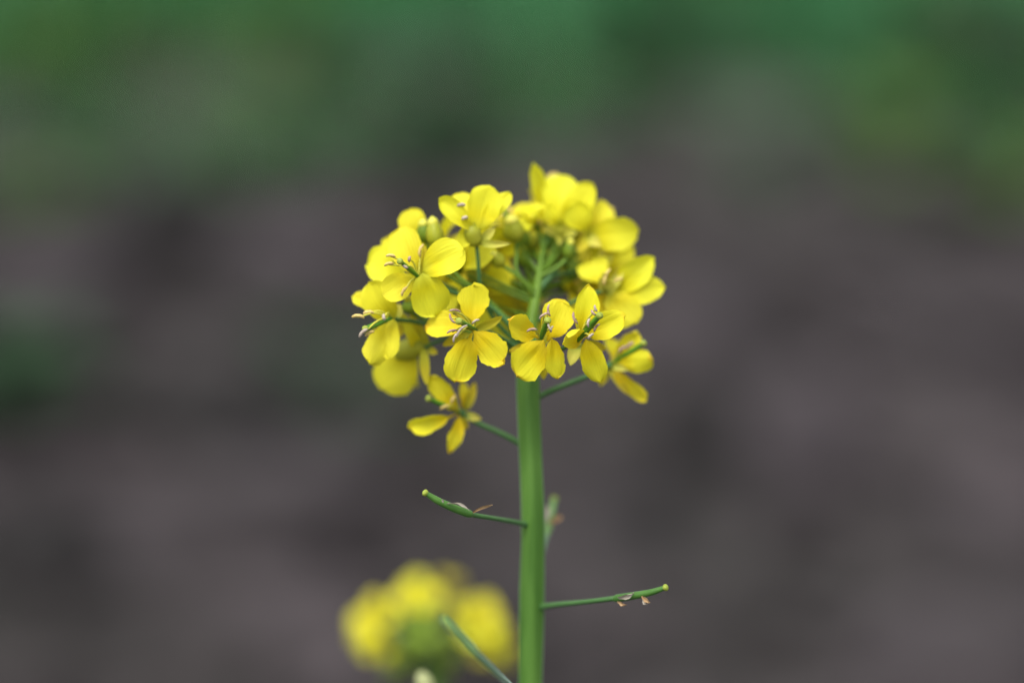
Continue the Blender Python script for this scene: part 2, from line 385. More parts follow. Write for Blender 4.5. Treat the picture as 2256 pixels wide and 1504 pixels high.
# the strip before the crop is drier and paler
fd = N('ShaderNodeMapRange'); fd.inputs['From Min'].default_value = 3.1; fd.inputs['From Max'].default_value = 4.1; fd.inputs['To Max'].default_value = 0.6; L(sx.outputs['Y'], fd.inputs['Value'])
md = N('ShaderNodeMix'); md.data_type = 'RGBA'; md.inputs['B'].default_value = (0.064, 0.064, 0.052, 1)
L(fd.outputs[0], md.inputs['Factor']); L(mx.outputs['Result'], md.inputs['A'])
L(fr.outputs[0], m3.inputs['Factor']); L(md.outputs['Result'], m3.inputs['A'])
pb = N('ShaderNodeBsdfPrincipled'); pb.inputs['Roughness'].default_value = 0.9; pb.inputs['Specular IOR Level'].default_value = 0.2
L(m3.outputs['Result'], pb.inputs['Base Color'])
bp = N('ShaderNodeBump'); bp.inputs['Strength'].default_value = 0.7; bp.inputs['Distance'].default_value = 0.01; L(n2.outputs[0], bp.inputs['Height']); L(bp.outputs[0], pb.inputs['Normal'])
o_ = N('ShaderNodeOutputMaterial'); L(pb.outputs[0], o_.inputs['Surface'])
SOIL = m
g = mesh_obj('ground', V, F, SOIL); g['kind'] = 'structure'; g['label'] = 'dark bare soil with a green sward far behind'

# loose crumbs nobody could count
rd = random.Random(5)
ICO = [(0, 0, 1), (0.894, 0, 0.447), (0.276, 0.851, 0.447), (-0.724, 0.526, 0.447), (-0.724, -0.526, 0.447), (0.276, -0.851, 0.447),
       (0.724, 0.526, -0.447), (-0.276, 0.851, -0.447), (-0.894, 0, -0.447), (-0.276, -0.851, -0.447), (0.724, -0.526, -0.447), (0, 0, -1)]
ICF = [(0, 1, 2), (0, 2, 3), (0, 3, 4), (0, 4, 5), (0, 5, 1), (1, 6, 2), (2, 7, 3), (3, 8, 4), (4, 9, 5), (5, 10, 1), (6, 7, 2), (7, 8, 3), (8, 9, 4), (9, 10, 5), (10, 6, 1),
       (6, 11, 7), (7, 11, 8), (8, 11, 9), (9, 11, 10), (10, 11, 6)]
V, F = [], []
for k in range(2600):
    y = rd.uniform(1.2, 5.4); x = rd.uniform(-0.4-0.24*y, 0.4+0.24*y); s = 0.006+0.028*rd.random()**3
    z = soil_h(x, y)+s*0.35; o = len(V); q = [rd.uniform(0.65, 1.35) for _ in range(12)]
    a = rd.uniform(0, 6.28)
    for i, p in enumerate(ICO):
        X, Y = p[0]*math.cos(a)-p[1]*math.sin(a), p[0]*math.sin(a)+p[1]*math.cos(a)
        V.append((x+X*s*q[i]*1.2, y+Y*s*q[i], z+p[2]*s*q[i]*0.75))
    F += [tuple(i+o for i in f) for f in ICF]
CRUMB = leaf_mat('soil_crumb', (0.015, 0.013, 0.013), (0.050, 0.043, 0.045), 9, 0.9, 0, 0.002, spec=0.15)
c = mesh_obj('soil_crumbs', V, F, CRUMB, smooth=False); c['kind'] = 'stuff'; c['label'] = 'loose dark crumbs of soil scattered over the ground'; c['category'] = 'soil'

def clod(name, px, py, wpx, hpx, m, label, cat, seed, tilt=0.0):
    p = G(px, py); z = (p-CAM).length; k = z/FOC*1000/PXMM/1000
    a, b = wpx*k*0.5, hpx*k*0.5
    r = random.Random(seed); V, F = [], []; nu, nv = 18, 24
    off = Vector((seed*3.7, seed*1.3, 0)); base = Vector((p.x, p.y, soil_h(p.x, p.y)))
    for i in range(nu+1):
        th = math.pi*i/nu
        for j in range(nv):
            ph = 2*math.pi*j/nv; d = Vector((math.sin(th)*math.cos(ph), math.sin(th)*math.sin(ph), math.cos(th)))
            s = 1+0.34*noise.noise(d*1.4+off)+0.16*noise.noise(d*3.6+off)+0.07*noise.noise(d*9+off)
            q = Vector((d.x*a*s, d.y*a*0.85*s, d.z*b*s+b*0.45))
            q = Vector((q.x*math.cos(tilt)-q.z*math.sin(tilt)*0.6, q.y, q.z*math.cos(tilt)+q.x*math.sin(tilt)))
            V.append(base+q)
    for i in range(nu):
        for j in range(nv):
            F.append((i*nv+j, (i+1)*nv+j, (i+1)*nv+(j+1) % nv, i*nv+(j+1) % nv))
    o = mesh_obj(name, V, F, m, origin=base); o['label'] = label; o['category'] = cat
    return o
STONE = leaf_mat('pale_mauve_clod', (0.047, 0.040, 0.0435), (0.070, 0.060, 0.065), 30, 0.85, 0, 0.004, spec=0.2)
STONEG = leaf_mat('grey_stone', (0.056, 0.055, 0.050), (0.086, 0.085, 0.077), 30, 0.85, 0, 0.004, spec=0.2)
CLODD = leaf_mat('dark_damp_clod', (0.010, 0.009, 0.009), (0.022, 0.020, 0.020), 30, 0.8, 0, 0.004, spec=0.2)
CLODB = leaf_mat('brown_clod', (0.036, 0.031, 0.0325), (0.058, 0.050, 0.053), 30, 0.9, 0, 0.004, spec=0.2)
GC = 'clods and stones on the soil'
for a in [
    ('soil_clod', 1745, 1050, 250, 380, STONE, 'pale mauve clod on the soil right of the stem, brightest lump there', 'clod', 1, -0.35),
    ('soil_clod', 1500, 720, 330, 170, STONE, 'low pale clod on the soil just right of the flower head', 'clod', 2, -0.3),
    ('soil_clod', 1545, 1010, 310, 260, CLODD, 'dark damp clod between the main stem and the pale mauve clod', 'clod', 3, 0.0),
    ('field_stone', 430, 310, 330, 130, STONEG, 'pale grey stone in the upper left, below the green crop', 'stone', 4, 0.1),
    ('field_stone', 1640, 290, 480, 100, STONEG, 'long pale grey stone behind the flower head, upper right', 'stone', 5, 0.0),
    ('soil_clod', 110, 700, 330, 170, STONE, 'wide mauve clod at the left edge, level with the flowers', 'clod', 6, 0.1),
    ('soil_clod', 650, 620, 320, 150, STONE, 'mauve clod on the soil left of the flower head', 'clod', 7, -0.1),
    ('soil_clod', 490, 985, 380, 300, CLODD, 'dark damp clod left of the stem below the flower head', 'clod', 8, 0.0),
    ('soil_clod', 350, 580, 360, 220, CLODD, 'dark clod at the left behind the wide mauve clod', 'clod', 9, 0.0),
    ('soil_clod', 2110, 1440, 560, 200, CLODB, 'broad brown clod in the lower right corner', 'clod', 10, 0.1),
    ('soil_clod', 2130, 800, 300, 130, CLODB, 'brown clod near the right edge, level with the flower head base', 'clod', 11, 0.0),
    ('soil_clod', 640, 1130, 420, 130, CLODB, 'low brown clod left of the main stem above the blurred flowers', 'clod', 12, 0.1),
    ('soil_clod', 330, 1290, 420, 120, CLODB, 'broad brown clod low at the left, beside the blurred flowers', 'clod', 13, -0.1),
    ('soil_clod', 90, 1330, 360, 260, CLODD, 'dark clod at the lower left edge', 'clod', 14, 0.0),
    ('soil_clod', 1330, 1240, 330, 120, CLODD, 'dark clod right of the main stem behind the right-hand pod', 'clod', 15, 0.0),
]:
    o = clod(*a); o['group'] = GC

# ------------------------------------------------------------------ green crop behind
CROP = leaf_mat('crop_leaf_blue_green', (0.025, 0.140, 0.044), (0.055, 0.240, 0.086), 3.0, 0.5, 0.3, 0, spec=0.3, detail=4)
CROPY = leaf_mat('crop_leaf_green', (0.026, 0.088, 0.010), (0.054, 0.150, 0.020), 3.0, 0.5, 0.3, 0, spec=0.3, detail=4)
V, F, fm = [], [], []
rd = random.Random(11)
def blade(p, h, wd, az, lean, mi):
    o = len(V); d = Vector((math.cos(az), math.sin(az), 0)); s = Vector((-d.y, d.x, 0))
    for i in range(5):
        t = i/4; c = p + d*(lean*h*t*t) + Vector((0, 0, h*(t-0.25*lean*t*t)))
        hw = wd*0.5*(1-t**2.2)+0.0004
        V.append(c-s*hw); V.append(c+s*hw)
    for i in range(4):
        F.append((o+2*i, o+2*i+1, o+2*i+3, o+2*i+2)); fm.append(mi)
y = 4.7
while y < 11:
    step = 0.022 if y < 8 else 0.035
    half = 0.7+0.26*y
    x = -half
    while x < half:
        p = Vector((x+rd.uniform(-.02, .02), y+rd.uniform(-.05, .05), 0)); dens = noise.noise(Vector((p.x*1.6, p.y*1.1, 4)))
        edge = min(1, (p.y-4.7+0.7*noise.noise(Vector((p.x*1.2, 7.7, 1))))/0.45)
        if rd.random() < 0.95+0.9*dens and rd.random() < edge:
            hh = rd.uniform(0.14, 0.26)*(0.6+0.4*edge)
            yel = noise.noise(Vector((p.x*1.3+5, p.y*0.9, 9))) > 0.12
            for q in range(2):
                blade(Vector((p.x, p.y, soil_h(p.x, p.y))), hh*rd.uniform(0.7, 1.1), rd.uniform(0.010, 0.018), rd.uniform(0, 6.28), rd.uniform(0.3, 0.9), 1 if yel else 0)
        x += step
    y += 0.13
# thin seedlings over the nearer soil
for k in range(4200):
    yy = 3.5+1.5*rd.random()**0.8; x = rd.uniform(-1.6, 1.6)
    if noise.noise(Vector((x*1.5+2, yy*1.3, 2))) < 0.04: continue
    p = Vector((x, yy, soil_h(x, yy)))
    for q in range(2): blade(p, rd.uniform(0.03, 0.09), rd.uniform(0.006, 0.012), rd.uniform(0, 6.28), rd.uniform(0.4, 1.1), 1 if rd.random() < 0.5 else 0)
c = mesh_obj('crop_grass', V, F, [CROP, CROPY], fm=fm); c['kind'] = 'stuff'; c['label'] = 'blurred rows of young green crop behind the bare soil'; c['category'] = 'crop'

# low weeds, each a rosette of leaves
def weed(px, py, size, nl, m, label, seed, up=0.5):
    p = G(px, py); p.z = soil_h(p.x, p.y); r = random.Random(seed)
    e = empty('weed_plant', p, label, 'weed', 'low weeds on the soil')
    for k in range(nl):
        a = k*2.4+r.uniform(-.3, .3); el = r.uniform(0.1, up+0.25)
        d = Vector((math.cos(a)*math.cos(el), math.sin(a)*math.cos(el), math.sin(el)))
        ln = size*r.uniform(0.6, 1.1); T = p+d*ln+Vector((0, 0, 0.01)); n = Vector((0, 0, 1))-d*d.z
        pv = petal(p, T, n, ln*r.uniform(0.32, 0.48), seed=seed*50+k, cup=0.15, bend=0.18, point=0.5, claw=0.25, ragged=0.08, wave=0.05, nu=10, nv=6, curl=0.1)
        mesh_obj('leaf', pv[0], pv[1], m, e, uv=pv[2])
WD = leaf_mat('weed_dark_green', (0.012, 0.045, 0.014), (0.026, 0.078, 0.024), 25, 0.55, 0.2, 0, rnd=0.25)
WY = leaf_mat('weed_fresh_green', (0.045, 0.105, 0.014), (0.085, 0.165, 0.025), 25, 0.5, 0.25, 0, rnd=0.2)
for a in [
    (1960, 415, 0.15, 13, WY, 'fresh green weed in the upper right below the crop', 1, 0.9),
    (1690, 430, 0.13, 11, WD, 'dark green weed right of the flower head below the long grey stone', 2, 0.6),
    (2200, 470, 0.15, 11, WY, 'green weed cut by the upper right edge', 3, 0.7),
    (30, 930, 0.13, 12, WD, 'dark green weed cut by the left edge', 4, 0.7),
    (715, 880, 0.10, 11, WD, 'small dark green weed just left of the lower flowers', 5, 0.6),
    (330, 450, 0.10, 9, WD, 'dark weed on the left below the pale grey stone', 6, 0.5),
    (620, 400, 0.11, 9, WD, 'dark green weed left above the flower head', 7, 0.8),
    (950, 400, 0.15, 12, WD, 'dark green weed directly behind the top of the flower head', 8, 0.8),
    (650, 225, 0.2, 13, WY, 'tall fresh weed in front of the crop, left of centre', 9, 1.0),
    (2150, 250, 0.30, 18, WD, 'dark bushy weed before the crop at the upper right', 10, 1.0),
    (1460, 225, 0.24, 16, WD, 'dark weed before the crop right of centre', 11, 1.0),
    (60, 215, 0.2, 12, WY, 'fresh green weed before the crop at the left edge', 12, 1.0),
    (1010, 300, 0.15, 12, WD, 'dark weed in the soil above the flower head', 13, 0.8),
    (40, 500, 0.12, 10, WY, 'small green weed at the left edge beside the dark clod', 14, 0.6),
    (820, 1000, 0.06, 8, WD, 'tiny dark weed left of the stem below the hanging flower', 15, 0.5),
]: weed(*a)

# ------------------------------------------------------------------ the main plant
root_pt = P(1166, 1504, 21)
base = Vector((root_pt.x-0.004, root_pt.y+0.02, soil_h(root_pt.x, root_pt.y)))
plant = empty('mustard_plant', base, 'sharp yellow flowering mustard plant in front with thick green stem', 'plant', None)
low = P(1165, 1640, 22); foot = base-Vector((0, 0, 0.02))
sp = [foot, foot.lerp(low, 0.4)+Vector((0.001, 0.003, 0)), foot.lerp(low, 0.7)+Vector((0.001, 0.002, 0)), foot.lerp(low, 0.88), foot.lerp(low, 0.965), low, P(1168, 1504, 21), P(1172, 1320, 19.5), P(1174, 1160, 18), P(1169, 1000, 17),
      P(1163, 850, 16), P(1164, 770, 16.5), P(1168, 735, 17.2)]
sr = [mm(34), mm(32), mm(31), mm(30), mm(29), mm(28), mm(27), mm(28.5), mm(26), mm(25.5), mm(26), mm(20), mm(16)]
V, F = tube(sp, sr, 28, 8, lambda a, i: 1+0.05*math.cos(5*a+0.6)+0.03*math.cos(11*a+2+3*i)+0.012*math.sin(i*37+a))
mesh_obj('stem', V, F, STEM, plant)
V, F = tube([P(1166, 750, 16.8), P(1174, 690, 18), P(1184, 630, 20), P(1194, 560, 23), P(1201, 500, 26)], [mm(16), mm(13), mm(9.5), mm(6.5), mm(4)], 20, 8, lambda a, i: 1+0.05*math.cos(5*a+0.6))
mesh_obj('young_stem_tip', V, F, YPED, plant)

# --- flower in sharp focus, left of the stem
f = flower(plant, (1046, 729, 6), [(1140, 770, 13), (1105, 745, 10), (1072, 730, 8)])
add_petal(f, (1043, 722, 5), (1044, 624, 5), 70, -4, GOLD, cup=0.22, ragged=0.1, crease=0.12, claw=0.2, bend=-0.05)
add_petal(f, (1040, 733, 2.5), (1003, 842, 4.5), 72, 6, GOLD, cup=-0.12, ragged=0.06, claw=0.12, bend=0.06, crease=0.14)
add_petal(f, (1041, 727, 3), (1110, 800, 4), 70, -10, GOLD, cup=-0.1, ragged=0.1, claw=0.1, bend=0.05, crease=0.14, wave=0.08)
add_petal(f, (1040, 727, 6), (936, 716, 8), 66, 22, GOLD, cup=0.15, claw=0.2)
add_sepal(f, (1048, 723, 6), (1107, 696, 5), 22, 25, SEPAL)
add_sepal(f, (1048, 735, 8), (1076, 806, 9), 20, 10, SEPAL)
add_sepal(f, (1036, 735, 9), (975, 762, 10), 20, 10, SEPAL)
add_sepal(f, (1040, 722, 9), (1003, 680, 11), 20, 10, SEPAL)
add_pistil(f, (1046, 726, 4), (1012, 708, -2.5), 13, 8.5)
for e, ang, ln, mt in [((1002, 686, -2), -5, 24, ANTHER), ((997, 701, -2.5), 120, 24, ANTHER), ((1018, 729, -2.5), 48, 34, ANTHP),
                       ((1004, 744, -2), 65, 22, ANTHP), ((997, 731, -1.5), 12, 24, ANTHER), ((1048, 709, 2), 30, 18, ANTHP)]:
    add_stamen(f, (1044, 728, 4), e, ang, ln, mt, 5.4)

# --- flower in sharp focus, before the stem
f = flower(plant, (1193, 754, 7), [(1165, 800, 13), (1180, 778, 11)])
add_petal(f, (1196, 748, 6), (1116, 704, 0), 58, 12, GOLD, cup=0.35, ragged=0.08, claw=0.18, bend=-0.05, wave=0.1)
add_petal(f, (1206, 752, 6), (1243, 660, 5), 74, 5, GOLD, cup=0.25, ragged=0.06, claw=0.12)
add_petal(f, (1199, 750, 2), (1136, 832, 4.5), 78, 8, GOLD, cup=-0.1, ragged=0.09, claw=0.05, bend=0.05, crease=0.14, wave=0.08)
add_petal(f, (1215, 745, 2), (1230, 836, 4), 44, -12, GOLD, cup=-0.25, ragged=0.1, claw=0.04, bend=0.06, point=0.35, crease=0.15)
add_sepal(f, (1190, 760, 8), (1120, 774, 9), 20, 10)
add_sepal(f, (1196, 762, 9), (1198, 836, 10), 24, 0)
add_sepal(f, (1196, 762, 9), (1218, 700, 9), 20, 0)
add_pistil(f, (1189, 752, 4), (1206, 707, -1), 13, 8.5)
for e, ang, ln, mt in [((1211, 683, 0), 95, 26, ANTHER), ((1199, 696, 0), 30, 24, ANTHER), ((1212, 719, -1), 110, 20, ANTHP),
                       ((1172, 728, -2), 10, 22, ANTHER), ((1216, 725, 1), 70, 14, ANTHP)]:
    add_stamen(f, (1192, 752, 4), e, ang, ln, mt, 5.4)

# --- its right-hand neighbour
f = flower(plant, (1277, 748, 6), [(1168, 800, 14), (1220, 778, 11)])
add_petal(f, (1279, 745, 6), (1298, 626, 4), 52, 10, GOLD, cup=0.35, claw=0.12, point=0.45)
add_petal(f, (1284, 742, 5), (1380, 695, 2), 58, -5, GOLD, cup=0.3, claw=0.14, point=0.35)
add_petal(f, (1290, 747, 2), (1323, 846, 4.5), 52, 0, GOLD, cup=-0.15, claw=0.05, point=0.4, bend=0.07)
add_petal(f, (1284, 745, 5), (1232, 722, -1), 54, -20, GOLD, cup=0.55, claw=0.05, curl=-0.35, bend=0.1)
add_sepal(f, (1272, 755, 8), (1256, 805, 6), 28, 0, PALESEP)
add_sepal(f, (1280, 755, 8), (1290, 800, 9), 24, 0, PALESEP)
add_sepal(f, (1284, 752, 8), (1335, 770, 10), 22, 0)
add_pistil(f, (1270, 752, 4), (1320, 696, -2), 15, 8.5)
for e, ang, ln, mt in [((1313, 679, -1), 110, 14, ANTHP), ((1308, 688, -1), 130, 14, ANTHER), ((1298, 711, -2), 80, 18, ANTHP),
                       ((1268, 700, -1), 110, 26, ANTHER), ((1315, 722, 0), 55, 20, ANTHER), ((1302, 741, -1), 45, 16, ANTHP)]:
    add_stamen(f, (1276, 748, 4), e, ang, ln, mt, 6.2)

# --- large lemon flower at the upper left
f = flower(plant, (926, 612, 10), [(1150, 745, 15), (1075, 672, 14), (985, 640, 12)])
add_petal(f, (930, 601, 7), (1021, 550, 3.5), 86, -26, LEMON, cup=0.1, claw=0.08, ragged=0.02, crease=0.16, bend=0.1)
add_petal(f, (922, 612, 9), (878, 502, 10), 78, -10, LEMON, cup=0.2, claw=0.12, ragged=0.02)
add_petal(f, (930, 602, 5), (958, 697, 7), 88, 0, LEMON, cup=-0.12, claw=0.03, ragged=0.02, bend=0.1, crease=0.12)
add_petal(f, (916, 612, 8), (842, 652, 6), 62, 8, LEMON, cup=0.15, claw=0.08, ragged=0.02)
add_sepal(f, (924, 612, 9), (934, 540, 9), 22, 20)
add_sepal(f, (920, 616, 11), (880, 660, 13), 22, 20)
add_pistil(f, (924, 612, 7), (882, 576, 1), 11, 7.5)
for e, ang, ln, mt in [((861, 565, 3), -6, 20, ANTHY), ((857, 583, 3), 12, 20, ANTHY), ((893, 585, 2), 140, 15, ANTHP),
                       ((903, 571, 4), 80, 11, ANTHER), ((929, 552, 6), 75, 28, ANTHY), ((891, 642, 5), 60, 22, ANTHY)]:
    add_stamen(f, (922, 612, 7), e, ang, ln, mt, 7)

# --- flower behind it, pointing left and up
f = flower(plant, (900, 590, 16), [(1158, 730, 16), (1050, 660, 18), (960, 620, 17)])
add_petal(f, (902, 592, 16), (805, 582, 13), 92, 25, LEMON, cup=0.2, claw=0.12)
add_petal(f, (915, 540, 17), (905, 458, 16), 62, 0, LEMON, cup=-0.3, claw=0.0)
add_petal(f, (902, 592, 17), (855, 520, 20), 60, 20, LEMON)
add_petal(f, (908, 600, 18), (985, 620, 22), 80, 10, LEMON)
add_pistil(f, (900, 590, 15), (872, 575, 10), 10, 7)
bud(plant, (962, 545, 12), None, (953, 484, 12), 38, BUD, [(1152, 740, 16), (1080, 665, 15), (1000, 600, 14)])
bud(plant, (938, 535, 15), None, (932, 488, 14), 34, BUDG, [(1152, 735, 16), (1070, 660, 16), (980, 600, 16)])

# --- flower at the far left, seen from the side
f = flower(plant, (866, 703, 12), [(1145, 770, 15), (1040, 745, 16), (930, 712, 15)])
add_petal(f, (868, 705, 12), (812, 620, 9), 72, -10, LEMON, cup=0.3, claw=0.05, ragged=0.06)
add_petal(f, (845, 698, 13), (776, 652, 12), 48, 30, LEMON, cup=0.4, claw=0.08)
add_petal(f, (860, 708, 11), (814, 800, 7), 60, -8, LEMON, cup=-0.2, claw=0.08, bend=0.08)
add_petal(f, (866, 702, 11), (856, 793, 8), 42, 25, LEMON, cup=-0.2, claw=0.03, point=0.3)
add_sepal(f, (868, 705, 14), (880, 668, 14), 24, 0, PALESEP)
add_sepal(f, (868, 706, 14), (885, 742, 14), 22, 0)
add_pistil(f, (862, 700, 9), (806, 724, 4), 14, 8)
for e, ang, ln, mt in [((789, 699, 4), -4, 26, ANTHY), ((801, 734, 3), 45, 24, ANTHP), ((847, 698, 6), 100, 12, ANTHP), ((812, 690, 6), 5, 22, ANTHY), ((815, 735, 5), 30, 20, ANTHY)]:
    add_stamen(f, (862, 700, 9), e, ang, ln, mt, 8)

# --- drooping flower below, seen from behind
f = flower(plant, (938, 762, 18), [(1150, 790, 16), (1050, 735, 17), (980, 748, 18)])
add_petal(f, (920, 762, 20), (838, 858, 23), 100, 8, LEMON, cup=-0.2, claw=0.1, bend=0.1)
add_petal(f, (915, 772, 20), (880, 690, 14), 34, 30, LEMON, cup=0.2, claw=0.0)
add_petal(f, (905, 760, 22), (830, 770, 24), 70, 20, LEMON)
add_petal(f, (900, 770, 24), (905, 850, 30), 60, 30, LEMON)
add_sepal(f, (942, 762, 18), (902, 690, 16), 20, 10, SEPAL)
add_sepal(f, (935, 768, 17), (940, 848, 15), 22, 10, SEPAL)
add_sepal(f, (945, 768, 17), (965, 778, 16), 16, 10, SEPAL)
V, F = tube([P(946, 757, 18), P(925, 762, 19), P(900, 770, 20), P(876, 776, 21)], [mm(8), mm(22), mm(26), mm(20)], 12, 4)
mesh_obj('calyx', V, F, BUD, f)

# --- flower on a long upright stalk, top centre left
f = flower(plant, (1048, 520, 12), [(1150, 765, 16), (1090, 705, 15), (1060, 640, 13), (1053, 570, 12)], 5, 4.2)
add_petal(f, (1046, 512, 11), (966, 436, 9), 44, 10, LEMON, cup=0.3, claw=0.1, ragged=0.03)
add_petal(f, (1044, 512, 13), (1006, 424, 16), 54, 0, LEMON, cup=0.2, claw=0.1, ragged=0.03)
add_petal(f, (1052, 512, 12), (1077, 408, 11), 76, -5, LEMON, cup=0.2, claw=0.08, ragged=0.05, bend=0.0)
add_petal(f, (1056, 512, 12), (1124, 424, 13), 40, -15, LEMON, cup=0.25, claw=0.1)
add_sepal(f, (1040, 495, 12), (1016, 545, 11), 36, 10, LEMON, cup=0.3, point=0.2)
add_sepal(f, (1055, 535, 12), (1126, 536, 8), 16, 10, PALESEP)
add_sepal(f, (1058, 530, 12), (1090, 500, 11), 20, 10, PALESEP)
V, F = tube([P(1052, 540, 12), P(1046, 530, 11.5), P(1040, 512, 11), P(1036, 494, 11)], [mm(7), mm(19), mm(20), mm(12)], 12, 4)
mesh_obj('calyx', V, F, BUD, f)
for e, ang, ln in [((1016, 453, 9), 5, 18), ((1024, 481, 9), 20, 12)]:
    add_stamen(f, (1042, 510, 11), e, ang, ln, ANTHP, 8)

# --- top flower, at the back
f = flower(plant, (1238, 508, 28), [(1198, 540, 24), (1212, 520, 26)], 5, 4.5)
add_petal(f, (1205, 470, 28), (1176, 358, 24), 32, 10, LEMON, cup=0.4, claw=0.02, point=0.5, bend=-0.1)
add_petal(f, (1234, 505, 27), (1232, 384, 29), 82, 5, LEMON, cup=0.2, claw=0.12, ragged=0.02)
add_petal(f, (1246, 508, 27), (1308, 402, 23), 64, -12, LEMON, cup=0.35, claw=0.1, ragged=0.02)
add_petal(f, (1228, 505, 27), (1196, 455, 25), 40, 10, LEMON, cup=0.3)
for t in [((1192, 500, 22)), ((1246, 498, 20)), ((1270, 515, 22)), ((1230, 540, 22))]:
    add_sepal(f, (1236, 512, 27), t, 22, 0, PALESEP)
add_stamen(f, (1236, 508, 27), (1219, 390, 32), 10, 26, ANTHY, 10)

# --- upper right flower at the back
f = flower(plant, (1300, 518, 26), [(1185, 640, 20), (1230, 590, 22), (1275, 545, 25)], 6, 5)
add_petal(f, (1290, 520, 26), (1408, 508, 24), 74, 5, LEMON, cup=0.2, claw=0.04)
add_petal(f, (1296, 518, 27), (1338, 446, 29), 56, 10, LEMON, cup=0.25, claw=0.04)
add_petal(f, (1294, 520, 25), (1262, 445, 22), 64, 0, LEMON, cup=0.25)
add_petal(f, (1300, 522, 28), (1348, 580, 30), 56, 20, LEMON, cup=0.1)
add_sepal(f, (1298, 525, 25), (1292, 585, 24), 30, 20, SEPAL)
add_sepal(f, (1298, 522, 25), (1325, 545, 21), 24, 0, PALESEP)
add_sepal(f, (1298, 522, 25), (1270, 555, 21), 24, 0, SEPAL)
add_stamen(f, (1298, 518, 27), (1340, 464, 30), 10, 24, ANTHY, 10)

# --- right flower
f = flower(plant, (1336, 640, 20), [(1172, 712, 18), (1240, 676, 20), (1300, 650, 19)], 5.5, 5)
add_petal(f, (1340, 640, 20), (1442, 566, 18), 58, 10, LEMON, cup=0.3, claw=0.06, point=0.3)
add_petal(f, (1342, 645, 20), (1466, 632, 19), 62, 0, LEMON, cup=0.25, claw=0.06, point=0.35)
add_petal(f, (1338, 648, 19), (1402, 712, 17), 74, 0, LEMON, cup=-0.1, claw=0.05)
add_petal(f, (1330, 640, 22), (1296, 572, 24), 72, 10, LEMON, cup=0.2)
add_petal(f, (1326, 648, 24), (1300, 700, 26), 60, 10, GOLD)
for t in [(1330, 600, 15), (1355, 625, 14), (1320, 612, 15), (1372, 590, 18)]:
    add_sepal(f, (1336, 642, 18), t, 22, 10, PALESEP)
for e, ang in [((1340, 602, 15), 60), ((1362, 618, 15), 20), ((1334, 618, 15), 80)]:
    add_stamen(f, (1336, 642, 18), e, ang, 20, ANTHY, 6)

# --- flower between the two right ones, further back
f = flower(plant, (1322, 585, 30), [(1188, 610, 21), (1260, 600, 26)], 5, 4.5)
add_petal(f, (1325, 585, 30), (1396, 545, 29), 56, 10, LEMON, cup=0.2, claw=0.05)
add_petal(f, (1318, 582, 30), (1278, 530, 31), 64, 10, LEMON)
add_petal(f, (1318, 588, 30), (1258, 620, 31), 66, 10, GOLD)
add_petal(f, (1325, 588, 31), (1345, 540, 31), 40, 10, LEMON)
add_sepal(f, (1320, 588, 28), (1352, 560, 24), 20, 0, PALESEP)
add_sepal(f, (1320, 588, 28), (1330, 545, 24), 20, 0, PALESEP)

# --- lower right flower, fading
f = flower(plant, (1346, 804, 20), [(1166, 886, 17), (1200, 867, 16.5), (1240, 850, 16), (1300, 826, 17.5)], 7, 6)
add_petal(f, (1344, 800, 20), (1404, 728, 18), 46, 25, GOLD, cup=0.3, claw=0.15)
add_petal(f, (1350, 802, 19), (1437, 790, 16), 54, 5, GOLD, cup=-0.3, claw=0.22, bend=0.1)
add_petal(f, (1350, 806, 20), (1426, 882, 19), 38, 25, GOLD, cup=0.2, claw=0.1)
add_petal(f, (1344, 800, 23), (1350, 745, 25), 44, 25, GOLD)
add_sepal(f, (1342, 810, 20), (1386, 870, 19), 18, 0)
add_sepal(f, (1340, 806, 21), (1322, 850, 21), 20, 0)
add_sepal(f, (1350, 806, 18), (1385, 815, 15), 16, 0, PALESEP)
add_pistil(f, (1348, 802, 19), (1416, 757, 16), 12, 8)
add_stamen(f, (1348, 802, 19), (1372, 770, 16), 40, 20, ANTHER, 8)
add_stamen(f, (1348, 802, 19), (1388, 762, 17), 40, 20, ANTHER, 8)

# --- hanging flower below the head, left of the stem
f = flower(plant, (1016, 908, 19), [(1168, 990, 18), (1134, 970, 17.5), (1100, 952, 17.5), (1050, 930, 18.5)], 7.5, 5.5)
add_petal(f, (1010, 906, 18), (950, 824, 16), 48, -12, GOLD, cup=0.35, claw=0.1, ragged=0.08, wave=0.12)
add_petal(f, (1008, 908, 18), (898, 940, 16), 42, -18, GOLD, cup=0.75, claw=0.25, ragged=0.06, wave=0.12)
add_petal(f, (1010, 912, 18), (988, 998, 17), 36, -25, GOLD, cup=0.4, claw=0.08, ragged=0.1, wave=0.12)
add_petal(f, (1016, 902, 20), (1018, 838, 21), 24, 40, GOLD, claw=0.05, point=0.3)
add_sepal(f, (1024, 904, 20), (1047, 842, 20), 20, 10)
add_sepal(f, (1022, 912, 19), (1062, 922, 18), 18, 10, PALESEP)
add_sepal(f, (1018, 914, 19), (1030, 945, 20), 16, 10)
add_pistil(f, (1010, 906, 18), (946, 878, 15), 12, 8)
add_stamen(f, (1012, 906, 18), (980, 898, 15), 20, 20, ANTHY, 7)
add_stamen(f, (1012, 906, 18), (1000, 880, 15), 60, 20, ANTHY, 7)

